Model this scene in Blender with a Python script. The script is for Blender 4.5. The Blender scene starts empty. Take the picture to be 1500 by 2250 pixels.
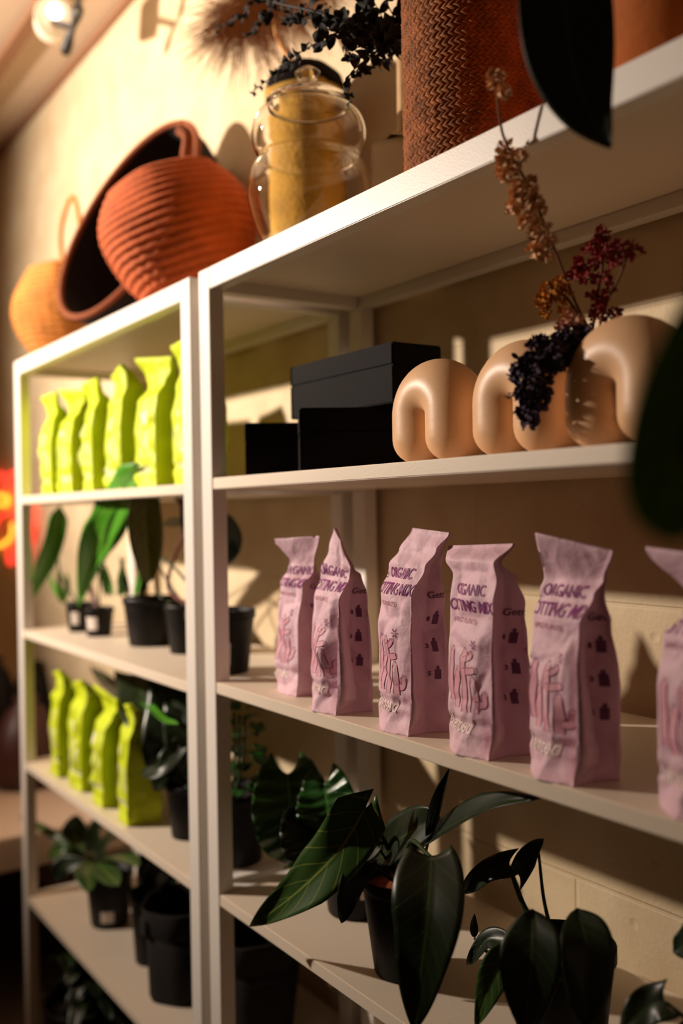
import bpy, bmesh, math, random
from mathutils import Vector, Matrix, noise
import numpy as np
PI = math.pi
SC = bpy.context.scene
COL = SC.collection

# ------------------------------------------------------------------ camera
F = 2163.4
YAW, ROLL = math.radians(33.628), math.radians(-0.966)
CAM = Vector((0, -0.7, 1.3))
FW = Vector((-math.cos(YAW), math.sin(YAW), -0.0001)).normalized()
_r = FW.cross(Vector((0, 0, 1))).normalized(); _u = _r.cross(FW)
RT = (_r*math.cos(ROLL) + _u*math.sin(ROLL)).normalized()
UP = (-_r*math.sin(ROLL) + _u*math.cos(ROLL)).normalized()
cd = bpy.data.cameras.new('camera'); cam = bpy.data.objects.new('camera', cd); COL.objects.link(cam)
cam.matrix_world = Matrix(((RT.x, UP.x, -FW.x, CAM.x), (RT.y, UP.y, -FW.y, CAM.y), (RT.z, UP.z, -FW.z, CAM.z), (0, 0, 0, 1)))
cd.sensor_fit = 'VERTICAL'; cd.sensor_height = 36; cd.lens = F*36/2250; cd.clip_start = 0.02
cd.dof.use_dof = True; cd.dof.focus_distance = 1.2; cd.dof.aperture_fstop = 1.9
SC.camera = cam

def ray(u, v): return FW + RT*((u-750)/F) - UP*((v-1125)/F)
def P(u, v, y):            # point seen at photo pixel (u,v) standing at shelf depth y
    d = ray(u, v); return CAM + d*((y+0.7)/d.y)
def PD(u, v, depth): return CAM + ray(u, v)*depth
def PZ(u, v, z):
    d = ray(u, v); return CAM + d*((z-1.3)/d.z)

# ------------------------------------------------------------------ light
vs = SC.view_settings; vs.view_transform = 'Standard'; vs.look = 'None'; vs.gamma = 1; vs.use_curve_mapping = False
vs.exposure = 0.0
w = bpy.data.worlds.new('world'); SC.world = w; w.use_nodes = True
w.node_tree.nodes['Background'].inputs[0].default_value = (1.0, 0.45, 0.19, 1)
w.node_tree.nodes['Background'].inputs[1].default_value = 0.03

def spot(name, loc, aim, power, col, size, blend, rad):
    l = bpy.data.lights.new(name, 'SPOT'); o = bpy.data.objects.new(name, l); COL.objects.link(o)
    o.location = loc; o.rotation_euler = (Vector(aim)-Vector(loc)).to_track_quat('-Z', 'Y').to_euler()
    l.energy = power; l.color = col; l.spot_size = math.radians(size); l.spot_blend = blend; l.shadow_soft_size = rad
    return o
spot('key_spotlight', (-3.0, -1.8, 2.2), (-2.28, 0.1, 2.02), 590, (1.0, 0.845, 0.70), 92, 1.0, 0.045)
def area(name, loc, aim, power, col, sx, sy):
    l = bpy.data.lights.new(name, 'AREA'); o = bpy.data.objects.new(name, l); COL.objects.link(o)
    o.location = loc; o.rotation_euler = (Vector(aim)-Vector(loc)).to_track_quat('-Z', 'Y').to_euler()
    l.energy = power; l.color = col; l.shape = 'RECTANGLE'; l.size = sx; l.size_y = sy
    return o
area('warm_fill_light', (-3.0, -1.6, 2.6), (-2.6, -0.6, 0.6), 1.5, (1.0, 0.46, 0.18), 1.2, 0.5)  # added orange fill to warm and lift the shadows, no visible fixture

# ------------------------------------------------------------------ helpers
def lin(h):
    c = [int(h[i:i+2], 16)/255 for i in (0, 2, 4)]
    return tuple(x/12.92 if x <= .04045 else ((x+.055)/1.055)**2.4 for x in c) + (1,)
def mat(name, col, rough=.6, bump=0, bscale=60, var=0, vscale=8, metal=0, spec=.5, emit=None, estr=1, trans=0, coat=0):
    m = bpy.data.materials.new(name); m.use_nodes = True; nt = m.node_tree; b = nt.nodes['Principled BSDF']
    if isinstance(col, str): col = lin(col)
    b.inputs['Base Color'].default_value = col; b.inputs['Roughness'].default_value = rough
    b.inputs['Metallic'].default_value = metal; b.inputs['Specular IOR Level'].default_value = spec
    b.inputs['Transmission Weight'].default_value = trans; b.inputs['Coat Weight'].default_value = coat
    if emit: b.inputs['Emission Color'].default_value = lin(emit) if isinstance(emit, str) else emit; b.inputs['Emission Strength'].default_value = estr
    tc = nt.nodes.new('ShaderNodeTexCoord')
    if var:
        n = nt.nodes.new('ShaderNodeTexNoise'); n.inputs['Scale'].default_value = vscale; n.inputs['Detail'].default_value = 6
        r = nt.nodes.new('ShaderNodeValToRGB'); nt.links.new(tc.outputs['Object'], n.inputs['Vector'])
        r.color_ramp.elements[0].position = .3; r.color_ramp.elements[1].position = .7
        r.color_ramp.elements[0].color = tuple(c*(1-var) for c in col[:3])+(1,); r.color_ramp.elements[1].color = tuple(min(1, c*(1+var*.6)) for c in col[:3])+(1,)
        nt.links.new(n.outputs['Fac'], r.inputs[0]); nt.links.new(r.outputs[0], b.inputs['Base Color'])
    if bump:
        n = nt.nodes.new('ShaderNodeTexNoise'); n.inputs['Scale'].default_value = bscale; n.inputs['Detail'].default_value = 5
        bp = nt.nodes.new('ShaderNodeBump'); bp.inputs['Strength'].default_value = bump; bp.inputs['Distance'].default_value = .004
        nt.links.new(tc.outputs['Object'], n.inputs['Vector']); nt.links.new(n.outputs['Fac'], bp.inputs['Height']); nt.links.new(bp.outputs[0], b.inputs['Normal'])
    return m

def link(name, me, m=None, parent=None, smooth=True):
    o = bpy.data.objects.new(name, me); COL.objects.link(o)
    if m: me.materials.append(m)
    if parent: o.parent = parent
    if smooth: me.shade_smooth() if hasattr(me, 'shade_smooth') else [setattr(p, 'use_smooth', True) for p in me.polygons]
    return o
def meshobj(name, vs_, fs, m=None, parent=None, smooth=True, uv=None):
    me = bpy.data.meshes.new(name); me.from_pydata([tuple(v) for v in vs_], [], fs); me.update()
    if uv is not None:
        L = me.uv_layers.new(name='UVMap')
        for lp in me.loops: L.data[lp.index].uv = uv[lp.vertex_index]
    return link(name, me, m, parent, smooth)
def bmobj(name, bm, m=None, parent=None, smooth=False):
    me = bpy.data.meshes.new(name); bm.normal_update(); bm.to_mesh(me); bm.free()
    return link(name, me, m, parent, smooth)
def thing(name, label, cat, loc=(0, 0, 0), rz=0, group=None):
    o = bpy.data.objects.new(name, None); COL.objects.link(o); o.location = loc; o.rotation_euler = (0, 0, rz); o.empty_display_size = .05
    return tag(o, label, cat, group)
def tag(o, label, cat, group=None):
    o['label'] = label; o['category'] = cat
    if group: o['group'] = group
    return o
def struct(o): o['kind'] = 'structure'; return o
def box(bm, x0, x1, y0, y1, z0, z1, bev=0):
    r = bmesh.ops.create_cube(bm, size=1)
    for v in r['verts']: v.co = Vector(((x0+x1)/2+v.co.x*(x1-x0), (y0+y1)/2+v.co.y*(y1-y0), (z0+z1)/2+v.co.z*(z1-z0)))
    if bev:
        es = list({e for v in r['verts'] for e in v.link_edges}); bmesh.ops.bevel(bm, geom=es, offset=bev, segments=2, affect='EDGES')
def boxobj(name, x0, x1, y0, y1, z0, z1, m, parent=None, bev=0.0012):
    bm = bmesh.new(); box(bm, x0, x1, y0, y1, z0, z1, bev); return bmobj(name, bm, m, parent)
def lathe(name, prof, m, parent=None, n=48, loc=(0, 0, 0), disp=None, smooth=True):
    V = []; Fc = []; k = len(prof)
    for i in range(n):
        a = 2*PI*i/n
        for j, (r, z) in enumerate(prof):
            dr = disp(a, z, r, j) if disp else 0
            V.append((loc[0]+(r+dr)*math.cos(a), loc[1]+(r+dr)*math.sin(a), loc[2]+z))
    for i in range(n):
        for j in range(k-1):
            a, b = i*k+j, ((i+1) % n)*k+j; Fc.append((a, b, b+1, a+1))
    me = bpy.data.meshes.new(name); me.from_pydata(V, [], Fc)
    bm = bmesh.new(); bm.from_mesh(me); bmesh.ops.remove_doubles(bm, verts=bm.verts, dist=1e-5); bmesh.ops.recalc_face_normals(bm, faces=bm.faces); bm.to_mesh(me); bm.free()
    return link(name, me, m, parent, smooth)
def cat(pts, n):
    pts = [Vector(p) for p in pts]
    if len(pts) == 2: return [pts[0].lerp(pts[1], i/(n-1)) for i in range(n)]
    q = [pts[0]*2-pts[1]] + pts + [pts[-1]*2-pts[-2]]; out = []
    for i in range(n):
        t = i/(n-1)*(len(pts)-1); k = min(int(t), len(pts)-2); t -= k
        a, b, c, d = q[k:k+4]
        out.append(.5*((2*b)+(c-a)*t+(2*a-5*b+4*c-d)*t*t+(3*b-a-3*c+d)*t**3))
    return out
def tube_geo(V, Fc, pts, rad, n=8, cap=True):
    N = len(pts); base = len(V); up = Vector((0, 0, 1)); prev = None
    for i, p in enumerate(pts):
        t = (pts[min(i+1, N-1)]-pts[max(i-1, 0)]).normalized()
        if prev is None:
            a = up.cross(t); a = a if a.length > 1e-3 else Vector((1, 0, 0)).cross(t)
        else: a = prev - t*prev.dot(t)
        a.normalize(); prev = a; b = t.cross(a)
        r = rad(i/(N-1)) if callable(rad) else rad
        for k in range(n):
            q = 2*PI*k/n; V.append(p + (a*math.cos(q)+b*math.sin(q))*r)
    for i in range(N-1):
        for k in range(n):
            Fc.append((base+i*n+k, base+i*n+(k+1) % n, base+(i+1)*n+(k+1) % n, base+(i+1)*n+k))
    if cap: Fc.append(tuple(base+k for k in range(n))[::-1]); Fc.append(tuple(base+(N-1)*n+k for k in range(n)))
def tube(name, pts, rad, m, parent=None, n=8, res=20, raw=False):
    V = []; Fc = []; tube_geo(V, Fc, [Vector(p) for p in pts] if raw else cat(pts, res), rad, n); return meshobj(name, V, Fc, m, parent)

# ------------------------------------------------------------------ materials
def wall_mat():
    m = bpy.data.materials.new('painted_brick'); m.use_nodes = True; nt = m.node_tree; b = nt.nodes['Principled BSDF']; b.inputs['Roughness'].default_value = .75
    tc = nt.nodes.new('ShaderNodeTexCoord'); mp = nt.nodes.new('ShaderNodeMapping'); mp.inputs['Rotation'].default_value = (PI/2, 0, 0)
    nt.links.new(tc.outputs['Object'], mp.inputs['Vector'])
    br = nt.nodes.new('ShaderNodeTexBrick'); br.inputs['Scale'].default_value = 1; br.inputs['Brick Width'].default_value = .39; br.inputs['Row Height'].default_value = .195
    br.inputs['Mortar Size'].default_value = .004; br.inputs['Mortar Smooth'].default_value = .6
    nt.links.new(mp.outputs[0], br.inputs['Vector'])
    n1 = nt.nodes.new('ShaderNodeTexNoise'); n1.inputs['Scale'].default_value = 170; n1.inputs['Detail'].default_value = 4
    n2 = nt.nodes.new('ShaderNodeTexNoise'); n2.inputs['Scale'].default_value = 9; n2.inputs['Detail'].default_value = 7
    vo = nt.nodes.new('ShaderNodeTexVoronoi'); vo.inputs['Scale'].default_value = 14
    for n in (n1, n2, vo): nt.links.new(tc.outputs['Object'], n.inputs['Vector'])
    pr = nt.nodes.new('ShaderNodeValToRGB'); pr.color_ramp.elements[0].position = .03; pr.color_ramp.elements[1].position = .11
    nt.links.new(vo.outputs['Distance'], pr.inputs[0])
    def mth(op, a, bb):
        x = nt.nodes.new('ShaderNodeMath'); x.operation = op
        for i, s in enumerate((a, bb)):
            if isinstance(s, (int, float)): x.inputs[i].default_value = s
            else: nt.links.new(s, x.inputs[i])
        return x.outputs[0]
    h = mth('SUBTRACT', mth('ADD', mth('MULTIPLY', n1.outputs['Fac'], .25), mth('MULTIPLY', n2.outputs['Fac'], 1.6)), mth('MULTIPLY', br.outputs['Fac'], .6))
    h = mth('ADD', h, mth('MULTIPLY', pr.outputs[0], .5))
    bp = nt.nodes.new('ShaderNodeBump'); bp.inputs['Strength'].default_value = .55; bp.inputs['Distance'].default_value = .004
    nt.links.new(h, bp.inputs['Height']); nt.links.new(bp.outputs[0], b.inputs['Normal'])
    r = nt.nodes.new('ShaderNodeValToRGB'); r.color_ramp.elements[0].position = .35; r.color_ramp.elements[1].position = .65
    r.color_ramp.elements[0].color = lin('c6ae8a'); r.color_ramp.elements[1].color = lin('d3bf9d')
    nt.links.new(n2.outputs['Fac'], r.inputs[0]); nt.links.new(r.outputs[0], b.inputs['Base Color'])
    return m
M = dict(
    wall=wall_mat(),
    ceil=mat('ceiling_paint', 'c9b29a', .8, .2, 40), floor=mat('concrete_floor', '4a3a30', .6, .3, 30, .3, 4),
    metal=mat('white_powder_coat', 'e9e1d8', .42, .08, 400), panel=mat('white_shelf_board', 'e6d6c2', .5, .05, 300),
    lime=mat('lime_paper', 'c6d60c', .6, .25, 90, .08, 30), pink=mat('lilac_paper', 'e2bac8', .62, .25, 120, .06, 25),
    print_=mat('plum_print', '8a2a78', .6), dark_print=mat('violet_print', '6e3f5f', .6), pale=mat('pale_print', 'e8cfcb', .6), lpale=mat('pale_lime_print', 'eee8c0', .6),
    rose=mat('rose_print', 'dc9fae', .62), outl=mat('outline_print', 'a45a78', .6),
    black=mat('black_pot_plastic', '0d0907', .5, .1, 90, spec=.25), soil=mat('potting_soil', '1c110b', .95, 1, 160, .5, 120), bark=mat('bark_soil', '8a3d1c', .9, 1, 60, .5, 40),
    label=mat('label_paper', 'e9ddd2', .6), box=mat('black_card', '0c0709', .75, .05, 60, spec=.12), cream=mat('cream_ceramic', 'e6b88c', .42, .04, 120, .05, 6),
    felt=mat('black_felt', '140d0a', .95, .5, 200, .25, 30), feltrim=mat('brown_felt_rim', '8c4a26', .9, .5, 200),
    terra=mat('terracotta', 'd8762f', .75, .15, 60, .12, 6), rust=mat('rust_cotton', 'c05a24', .85, .5, 160, .2, 30),
    straw=mat('straw_weave', 'd28838', .8, .6, 120, .25, 25), ochre=mat('ochre_weave', 'b98a1e', .8, .7, 140, .3, 18), rattan=mat('rattan_strip', '8a4f26', .7, .2, 150, .4, 40, spec=.2),
    darkrim=mat('dark_lid', '140a06', .9, spec=.1), bottle=mat('clay_bottle', 'a8834f', .6, .2, 40, .2, 8), pampas=mat('pampas_fluff', 'a06a3a', .95), pstem=mat('pampas_stem', 'd89a5c', .8),
    euc=mat('eucalyptus_leaf', '1a150d', .85, .1, 60, .3, 40), eucs=mat('eucalyptus_stem', '1a1411', .7),
    stemg=mat('green_stem', '2c3b16', .5), stemr=mat('red_stem', '5a2014', .5), stemd=mat('dry_stem', '6a3d1c', .8),
    dry=mat('dry_straw_flower', 'e2b184', .9, 0, 1, .25, 60), red=mat('dry_red_flower', '9c3233', .9, 0, 1, .35, 60), yel=mat('dry_yellow_flower', 'c98120', .9, 0, 1, .3, 60), pur=mat('dry_violet_flower', '453548', .9, 0, 1, .35, 60), cr=mat('dry_blush_flower', 'c58f78', .9, 0, 1, .2, 60),
    neonp=mat('pink_neon', 'ff6a50', .5, emit='ff3a2c', estr=1.6), neony=mat('yellow_neon', 'ffd060', .5, emit='ffa630', estr=2.4),
    bulb=mat('lamp_bulb', 'ffffff', .5, emit='fff4ea', estr=4), lampw=mat('lamp_white', 'e8d9c4', .5), lampb=mat('lamp_black', '120c09', .5),
    maroon=mat('maroon_glaze', '4a2420', .45), fluff=mat('darkroot', '100c0a', .8), brown=mat('brown_trim', '8a6244', .8), wood=mat('bench_white', 'd9c2b0', .6, .1, 40), fg=mat('x', '000000'))
nt_ = M['pink'].node_tree; bs_ = nt_.nodes['Principled BSDF']
vo_ = nt_.nodes.new('ShaderNodeTexVoronoi'); vo_.inputs['Scale'].default_value = 28; tc_ = nt_.nodes.new('ShaderNodeTexCoord'); b2_ = nt_.nodes.new('ShaderNodeBump')
b2_.inputs['Strength'].default_value = .55; b2_.inputs['Distance'].default_value = .006; nt_.links.new(tc_.outputs['Object'], vo_.inputs['Vector'])
old_ = bs_.inputs['Normal'].links[0].from_socket; nt_.links.new(old_, b2_.inputs['Normal']); nt_.links.new(vo_.outputs['Distance'], b2_.inputs['Height']); nt_.links.new(b2_.outputs[0], bs_.inputs['Normal'])
def leafmat(name, c1, c2, vein, rough=.38, nv=7):
    m = bpy.data.materials.new(name); m.use_nodes = True; nt = m.node_tree; b = nt.nodes['Principled BSDF']; b.inputs['Roughness'].default_value = rough
    uv = nt.nodes.new('ShaderNodeUVMap'); sp = nt.nodes.new('ShaderNodeSeparateXYZ'); nt.links.new(uv.outputs[0], sp.inputs[0])
    def mth(op, a, bb=0.):
        x = nt.nodes.new('ShaderNodeMath'); x.operation = op
        for i, s in enumerate((a, bb)):
            if isinstance(s, (int, float)): x.inputs[i].default_value = s
            else: nt.links.new(s, x.inputs[i])
        return x.outputs[0]
    a = mth('ABSOLUTE', mth('SUBTRACT', sp.outputs[0], .5))
    mid = mth('LESS_THAN', a, .022)
    side = mth('GREATER_THAN', mth('COSINE', mth('MULTIPLY', mth('SUBTRACT', sp.outputs[1], mth('MULTIPLY', a, .45)), 2*PI*nv)), .965)
    v = mth('MAXIMUM', mid, mth('MULTIPLY', side, .55))
    n = nt.nodes.new('ShaderNodeTexNoise'); n.inputs['Scale'].default_value = 35
    mx = nt.nodes.new('ShaderNodeMix'); mx.data_type = 'RGBA'; mx.inputs[6].default_value = lin(c1); mx.inputs[7].default_value = lin(c2)
    nt.links.new(n.outputs['Fac'], mx.inputs[0])
    m2 = nt.nodes.new('ShaderNodeMix'); m2.data_type = 'RGBA'; nt.links.new(v, m2.inputs[0]); nt.links.new(mx.outputs[2], m2.inputs[6]); m2.inputs[7].default_value = lin(vein)
    nt.links.new(m2.outputs[2], b.inputs['Base Color'])
    bp = nt.nodes.new('ShaderNodeBump'); bp.inputs['Strength'].default_value = .4; bp.inputs['Distance'].default_value = .003
    nt.links.new(v, bp.inputs['Height']); nt.links.new(bp.outputs[0], b.inputs['Normal'])
    return m
LG = leafmat('bright_leaf', '3a7a16', '4c9a20', '7fa03c'); LD = leafmat('dark_leaf', '101a0c', '1a2a10', '2f4218')
LM = leafmat('mid_leaf', '25401a', '35541c', '7c8a3e'); LO = leafmat('olive_leaf', '4a4a14', '5a5c18', '7a7a2a'); LC = leafmat('crinkled_leaf', '173a14', '22521a', '3f7a2a', .3, 9)
gl = bpy.data.materials.new('clear_glass'); gl.use_nodes = True; g_ = gl.node_tree.nodes['Principled BSDF']
g_.inputs['Transmission Weight'].default_value = 1; g_.inputs['Roughness'].default_value = 0.0; g_.inputs['IOR'].default_value = 1.45; g_.inputs['Base Color'].default_value = (1, .985, .95, 1)

# ------------------------------------------------------------------ the room
WY = 0.335; CZ = 2.72
struct(boxobj('wall_back', -4.7, 1.6, WY, WY+.15, 0, CZ, M['wall'], bev=0))
struct(boxobj('wall_left', -4.85, -4.7, -4.2, WY+.15, 0, CZ, M['wall'], bev=0))
struct(boxobj('floor', -4.85, 1.6, -4.2, WY+.15, -.1, 0, M['floor'], bev=0))
struct(boxobj('ceiling', -4.85, 1.6, -4.2, WY+.15, CZ, CZ+.1, M['ceil'], bev=0))
struct(boxobj('trim_1', -4.7, 1.6, WY-.018, WY, CZ-.02, CZ, M['brown'], bev=0))
q = PZ(40, 78, CZ); struct(boxobj('trim_2', -4.7, 1.6, q.y-.02, q.y+.02, CZ-.02, CZ, M['brown'], bev=0))

# ------------------------------------------------------------------ shelving units
def unit(x0, x1, tops, label):
    t = thing('shelving_unit', label, 'shelf', ((x0+x1)/2, 0, 0), 0, 'white metal shelving units'); c = (x0+x1)/2; a, b = x0-c, x1-c
    T = tops[0]; pw, pd, D = .038, .026, .322
    for x in (a, b-pw):
        for y in (0, D-pd): boxobj('post', x, x+pw, y, y+pd, 0, T, M['metal'], t)
    for y in (0, D-pd): boxobj('top_rail', a+pw, b-pw, y, y+pd, T-.034, T, M['metal'], t)
    for x in (a+.003, b-.029):
        boxobj('side_rail', x, x+.026, pd, D-pd, T-.034, T, M['metal'], t)
        for z in tops[1:]: boxobj('side_rail', x, x+.026, pd, D-pd, z-.02, z-.002, M['metal'], t)
    for i, z in enumerate(tops):
        if i == 0: boxobj('shelf_board', a+.029, b-.029, pd, D-pd, z-.016, z-.0005, M['panel'], t)
        else: boxobj('shelf_board', a+pw+.0005, b-pw-.0005, .001, D-.002, z-.018, z, M['panel'], t)
    return t
ZT = 1.6945; R2, R3, R4, R5 = 1.3576, 1.031, .6914, .355; L2, L3, L4, L5 = 1.352, 1.0165, .6827, .345
unit(-2.544, -1.496, [ZT, L2, L3, L4, L5], 'white metal shelving unit on the left, holding lime green bags')
unit(-1.462, -.414, [ZT, R2, R3, R4, R5], 'white metal shelving unit on the right, holding lilac paper bags')

# ------------------------------------------------------------------ paper bags
def interp(K, z):
    for i in range(len(K)-1):
        if z <= K[i+1][0]:
            s = (z-K[i][0])/(K[i+1][0]-K[i][0]); s = s*s*(3-2*s)
            return [a+(b-a)*s for a, b in zip(K[i], K[i+1])]
    return list(K[-1])
class Bag:
    # keys: z, w, d, gusset, cx, cy, rot, tilt
    def __init__(s, W, D, H, K, seed, crk=1.0):
        s.W, s.D, s.H, s.seed, s.crk = W, D, H, seed, crk; s.K = [[k[0]*H, k[1]*W, k[2]*D, k[3]*D, k[4]*W, k[5]*D, k[6], k[7]] for k in K]
    dg = .6
    def base(s, side, a, z):
        _, w_, d, g, cx, cy, rot, tilt = interp(s.K, z)
        if side == 0: 
            x, y = a*w_/2, -d/2 - .10*d*(1-a*a)
            f = z/s.H; body = max(0, min(1, (.75-f)/.2))
            y -= max(0, 1-f/.14)*.20*d*max(0, 1-abs(a+.05)*1.15)*min(1, s.dg*1.3)      # folded block bottom
            y += body*min(1, f/.08)*max(0, a-(-.25+1.5*f))*.42*d*s.dg                    # long diagonal crease
            y += max(0, 1-abs(f-.14)/.035)*.07*d                                          # pinch above the bottom fold
        elif side == 1: x, y = w_/2 - g*(1-abs(a))**.8, a*d/2
        elif side == 2: x, y = -a*w_/2, d/2 + .08*d*(1-a*a)
        else: x, y = -w_/2 + g*(1-abs(a))**.8, -a*d/2
        zz = z + tilt*x*min(1, max(0, (z/s.H-.7)/.3))
        c, n_ = math.cos(rot), math.sin(rot)
        return Vector((cx+x*c-y*n_, cy+x*n_+y*c, zz))
    def pt(s, side, a, z, off=0):
        p = s.base(side, a, z)
        q = p + Vector((s.seed*3.7, s.seed*1.3, 0))
        k = min(1, z/.012)
        F1 = noise.voronoi(q*17)[0]; F2 = noise.voronoi(q*36)[0]
        dsp = ((F1[1]-F1[0])*.0110 + noise.noise(q*12)*.005 + (F2[1]-F2[0])*.0014 - .004)*s.crk*k
        n_ = Vector((p.x, p.y*1.6, 0)); n_ = n_.normalized() if n_.length > 1e-6 else Vector((0, -1, 0))
        if side == 0: n_ = Vector((.25*a, -1, 0)).normalized()
        if side == 2: n_ = Vector((-.25*a, 1, 0)).normalized()
        if side == 1: n_ = Vector((1, .3*a, 0)).normalized()
        if side == 3: n_ = Vector((-1, -.3*a, 0)).normalized()
        e = 1-abs(a)**6*.7 if side in (0, 2) else 1-abs(a)**4*.8
        thin = min(1, interp(s.K, z)[2]/(.02))
        return p + n_*(dsp*e*(.25+.75*thin)+off)
    def mesh(s, name, m, parent=None, nf=26, ns=12, nz=60):
        V = []; Fc = []
        for j in range(nz+1):
            z = s.H*j/nz
            for side, n in ((0, nf), (1, ns), (2, nf), (3, ns)):
                for i in range(n): V.append(s.pt(side, -1+2*i/n, z))
        R = 2*(nf+ns)
        # corners averaged so neighbouring sides meet
        for j in range(nz):
            for i in range(R):
                a = j*R+i; b = j*R+(i+1) % R; Fc.append((a, b, b+R, a+R))
        c0 = len(V); V.append(Vector((0, 0, 0)))
        for i in range(R): Fc.append((c0, (i+1) % R, i))
        Fc.append(tuple(nz*R+i for i in range(R)))
        for i in range(R): V[i].z = 0
        return meshobj(name, V, Fc, m, parent)
    def decal(s, name, polys, m, parent, side=0, off=.0007):
        # polys: list of (verts2d, faces); coordinates in metres on the face, x from its middle
        V = []; Fc = []
        for vs2, fs in polys:
            b = len(V); out = []
            for (x, z) in vs2:
                half = max(.01, interp(s.K, z)[1]/2) if side == 0 else max(.008, interp(s.K, z)[2]/2)
                a = x/half; out.append(abs(a) > .985); a = max(-.985, min(.985, a))
                V.append(s.pt(side, a, z, off))
            Fc += [tuple(b+i for i in f) for f in fs if not all(out[i] for i in f)]
        return meshobj(name, V, Fc, m, parent, smooth=True)
_tc = {}
def text2d(txt, width, height, x0, z0, bold=.0, step=.0025, align='C'):
    key = txt
    if key not in _tc:
        c = bpy.data.curves.new('txt', 'FONT'); c.body = txt; c.size = 1; c.offset = bold; c.resolution_u = 3
        o = bpy.data.objects.new('txt', c); COL.objects.link(o); bpy.context.view_layer.update()
        me = bpy.data.meshes.new_from_object(o.evaluated_get(bpy.context.evaluated_depsgraph_get()))
        _tc[key] = me; bpy.data.objects.remove(o)
    bm = bmesh.new(); bm.from_mesh(_tc[key])
    xs = [v.co.x for v in bm.verts]; ys = [v.co.y for v in bm.verts]; X0, X1, Y0, Y1 = min(xs), max(xs), min(ys), max(ys)
    for v in bm.verts:
        v.co.x = (v.co.x-X0)/(X1-X0)*width + (x0-width/2 if align == 'C' else x0); v.co.y = (v.co.y-Y0)/(Y1-Y0)*height + z0
    lo = min(v.co.x for v in bm.verts)
    for i in range(1, int(width/step)+1): bmesh.ops.bisect_plane(bm, geom=bm.verts[:]+bm.edges[:]+bm.faces[:], plane_co=(lo+i*step, 0, 0), plane_no=(1, 0, 0))
    for i in range(1, int(height/step)+1): bmesh.ops.bisect_plane(bm, geom=bm.verts[:]+bm.edges[:]+bm.faces[:], plane_co=(0, z0+i*step, 0), plane_no=(0, 1, 0))
    bm.verts.index_update(); r = ([(v.co.x, v.co.y) for v in bm.verts], [[v.index for v in f.verts] for f in bm.faces]); bm.free(); return r
def ribbon(pts, wd, n=None):
    pts = [Vector((p[0], p[1], 0)) for p in pts]; L = sum((pts[i+1]-pts[i]).length for i in range(len(pts)-1)); n = n or max(6, int(L/.0015)); c = cat(pts, n)
    V = []; Fc = []
    for i, p in enumerate(c):
        t = (c[min(i+1, n-1)]-c[max(i-1, 0)]).normalized(); s = Vector((-t.y, t.x, 0))*wd/2; V += [(p+s)[:2], (p-s)[:2]]
    for i in range(n-1): Fc.append((2*i, 2*i+2, 2*i+3, 2*i+1))
    return V, Fc
def cactus():
    O = []; Fl = []
    def arm(pts, wd):
        Fl.append(ribbon(pts, wd)); c = cat([Vector((p[0], p[1], 0)) for p in pts], 24); L = []; Rr = []
        for i, p in enumerate(c):
            t = (c[min(i+1, 23)]-c[max(i-1, 0)]).normalized(); s = Vector((-t.y, t.x, 0))*wd/2; L.append((p+s)[:2]); Rr.append((p-s)[:2])
        e = c[-1]+(c[-1]-c[-2]).normalized()*wd/2
        O.append(ribbon([tuple(a) for a in L[::3]]+[tuple(e[:2])]+[tuple(a) for a in Rr[::-1][::3]], .0008))
    arm([(-.006, .045), (-.007, .08), (-.006, .112)], .010)
    arm([(-.006, .09), (.008, .092), (.014, .094)], .0075); arm([(-.006, .103), (.004, .107), (.009, .112)], .0065)
    arm([(-.022, .048), (-.024, .07), (-.020, .09)], .011); arm([(-.034, .055), (-.036, .085), (-.033, .112)], .009)
    arm([(.010, .046), (.011, .062), (.010, .082)], .010); arm([(.011, .055), (.022, .057), (.024, .068)], .0075)
    S = []
    for k in range(6):
        a = PI*k/6*2; S.append(ribbon([(.014+.0015*math.cos(a), .121+.0015*math.sin(a)), (.014+.006*math.cos(a), .121+.006*math.sin(a))], .0011, 4))
    return Fl, O, S
_side = None
def lilac_bag(x, y, rz, K, seed, label, H=.228, W=.088, D=.050, txt=True, z=R3):
    t = thing('paper_bag', label, 'bag', (x, y, z), rz, 'lilac paper potting mix bags')
    b = Bag(W, D, H, K, seed, 1.15); b.dg = [.3, 1.2, .6, .75, 1.15, .8][seed-1]; b.mesh('bag_body', M['pink'], t, 44, 20, 96)
    s = H/.228
    L = [text2d('ORGANIC', .058, .0125*s, -.004, .1735*s, .012), text2d('POTTING MIX', .090, .0135*s, -.004, .155*s, .014)]
    b.decal('printed_lettering', L, M['print_'], t)['label'] = 'plum lettering reading ORGANIC POTTING MIX'
    b.decal('small_lettering', [text2d('(AND PLANTS)', .05, .0075, -.012, .1405*s, .0)], M['outl'], t)
    Fl, O, S = cactus()
    b.decal('cactus_fill', Fl, M['rose'], t, off=.0006); b.decal('cactus_outline', O, M['outl'], t, off=.0009); b.decal('star_print', S, M['print_'], t)
    b.decal('pale_lettering', [text2d('Planted', .056, .0165, -.020, .0225, .02)], M['pale'], t)['label'] = 'pale lettering near the foot of the bag'
    # side panel print, following the rear half of the folded side
    SD = [text2d('Getting', .034, .0105, .001, .150*s, .012, align='L')]
    for k, n in enumerate('135'): SD.append(text2d(n, .003, .0055, .003, .126*s-k*.033, .02, align='L'))
    for k in range(3):
        zc = .126*s-k*.033; SD.append(ribbon([(.013, zc-.004), (.013, zc+.008)], .007, 10)); SD.append(ribbon([(.013, zc+.008), (.013, zc+.012)], .003, 5))
    b.decal('side_print', SD, M['dark_print'], t, side=1, off=.0008)
    return t
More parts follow.
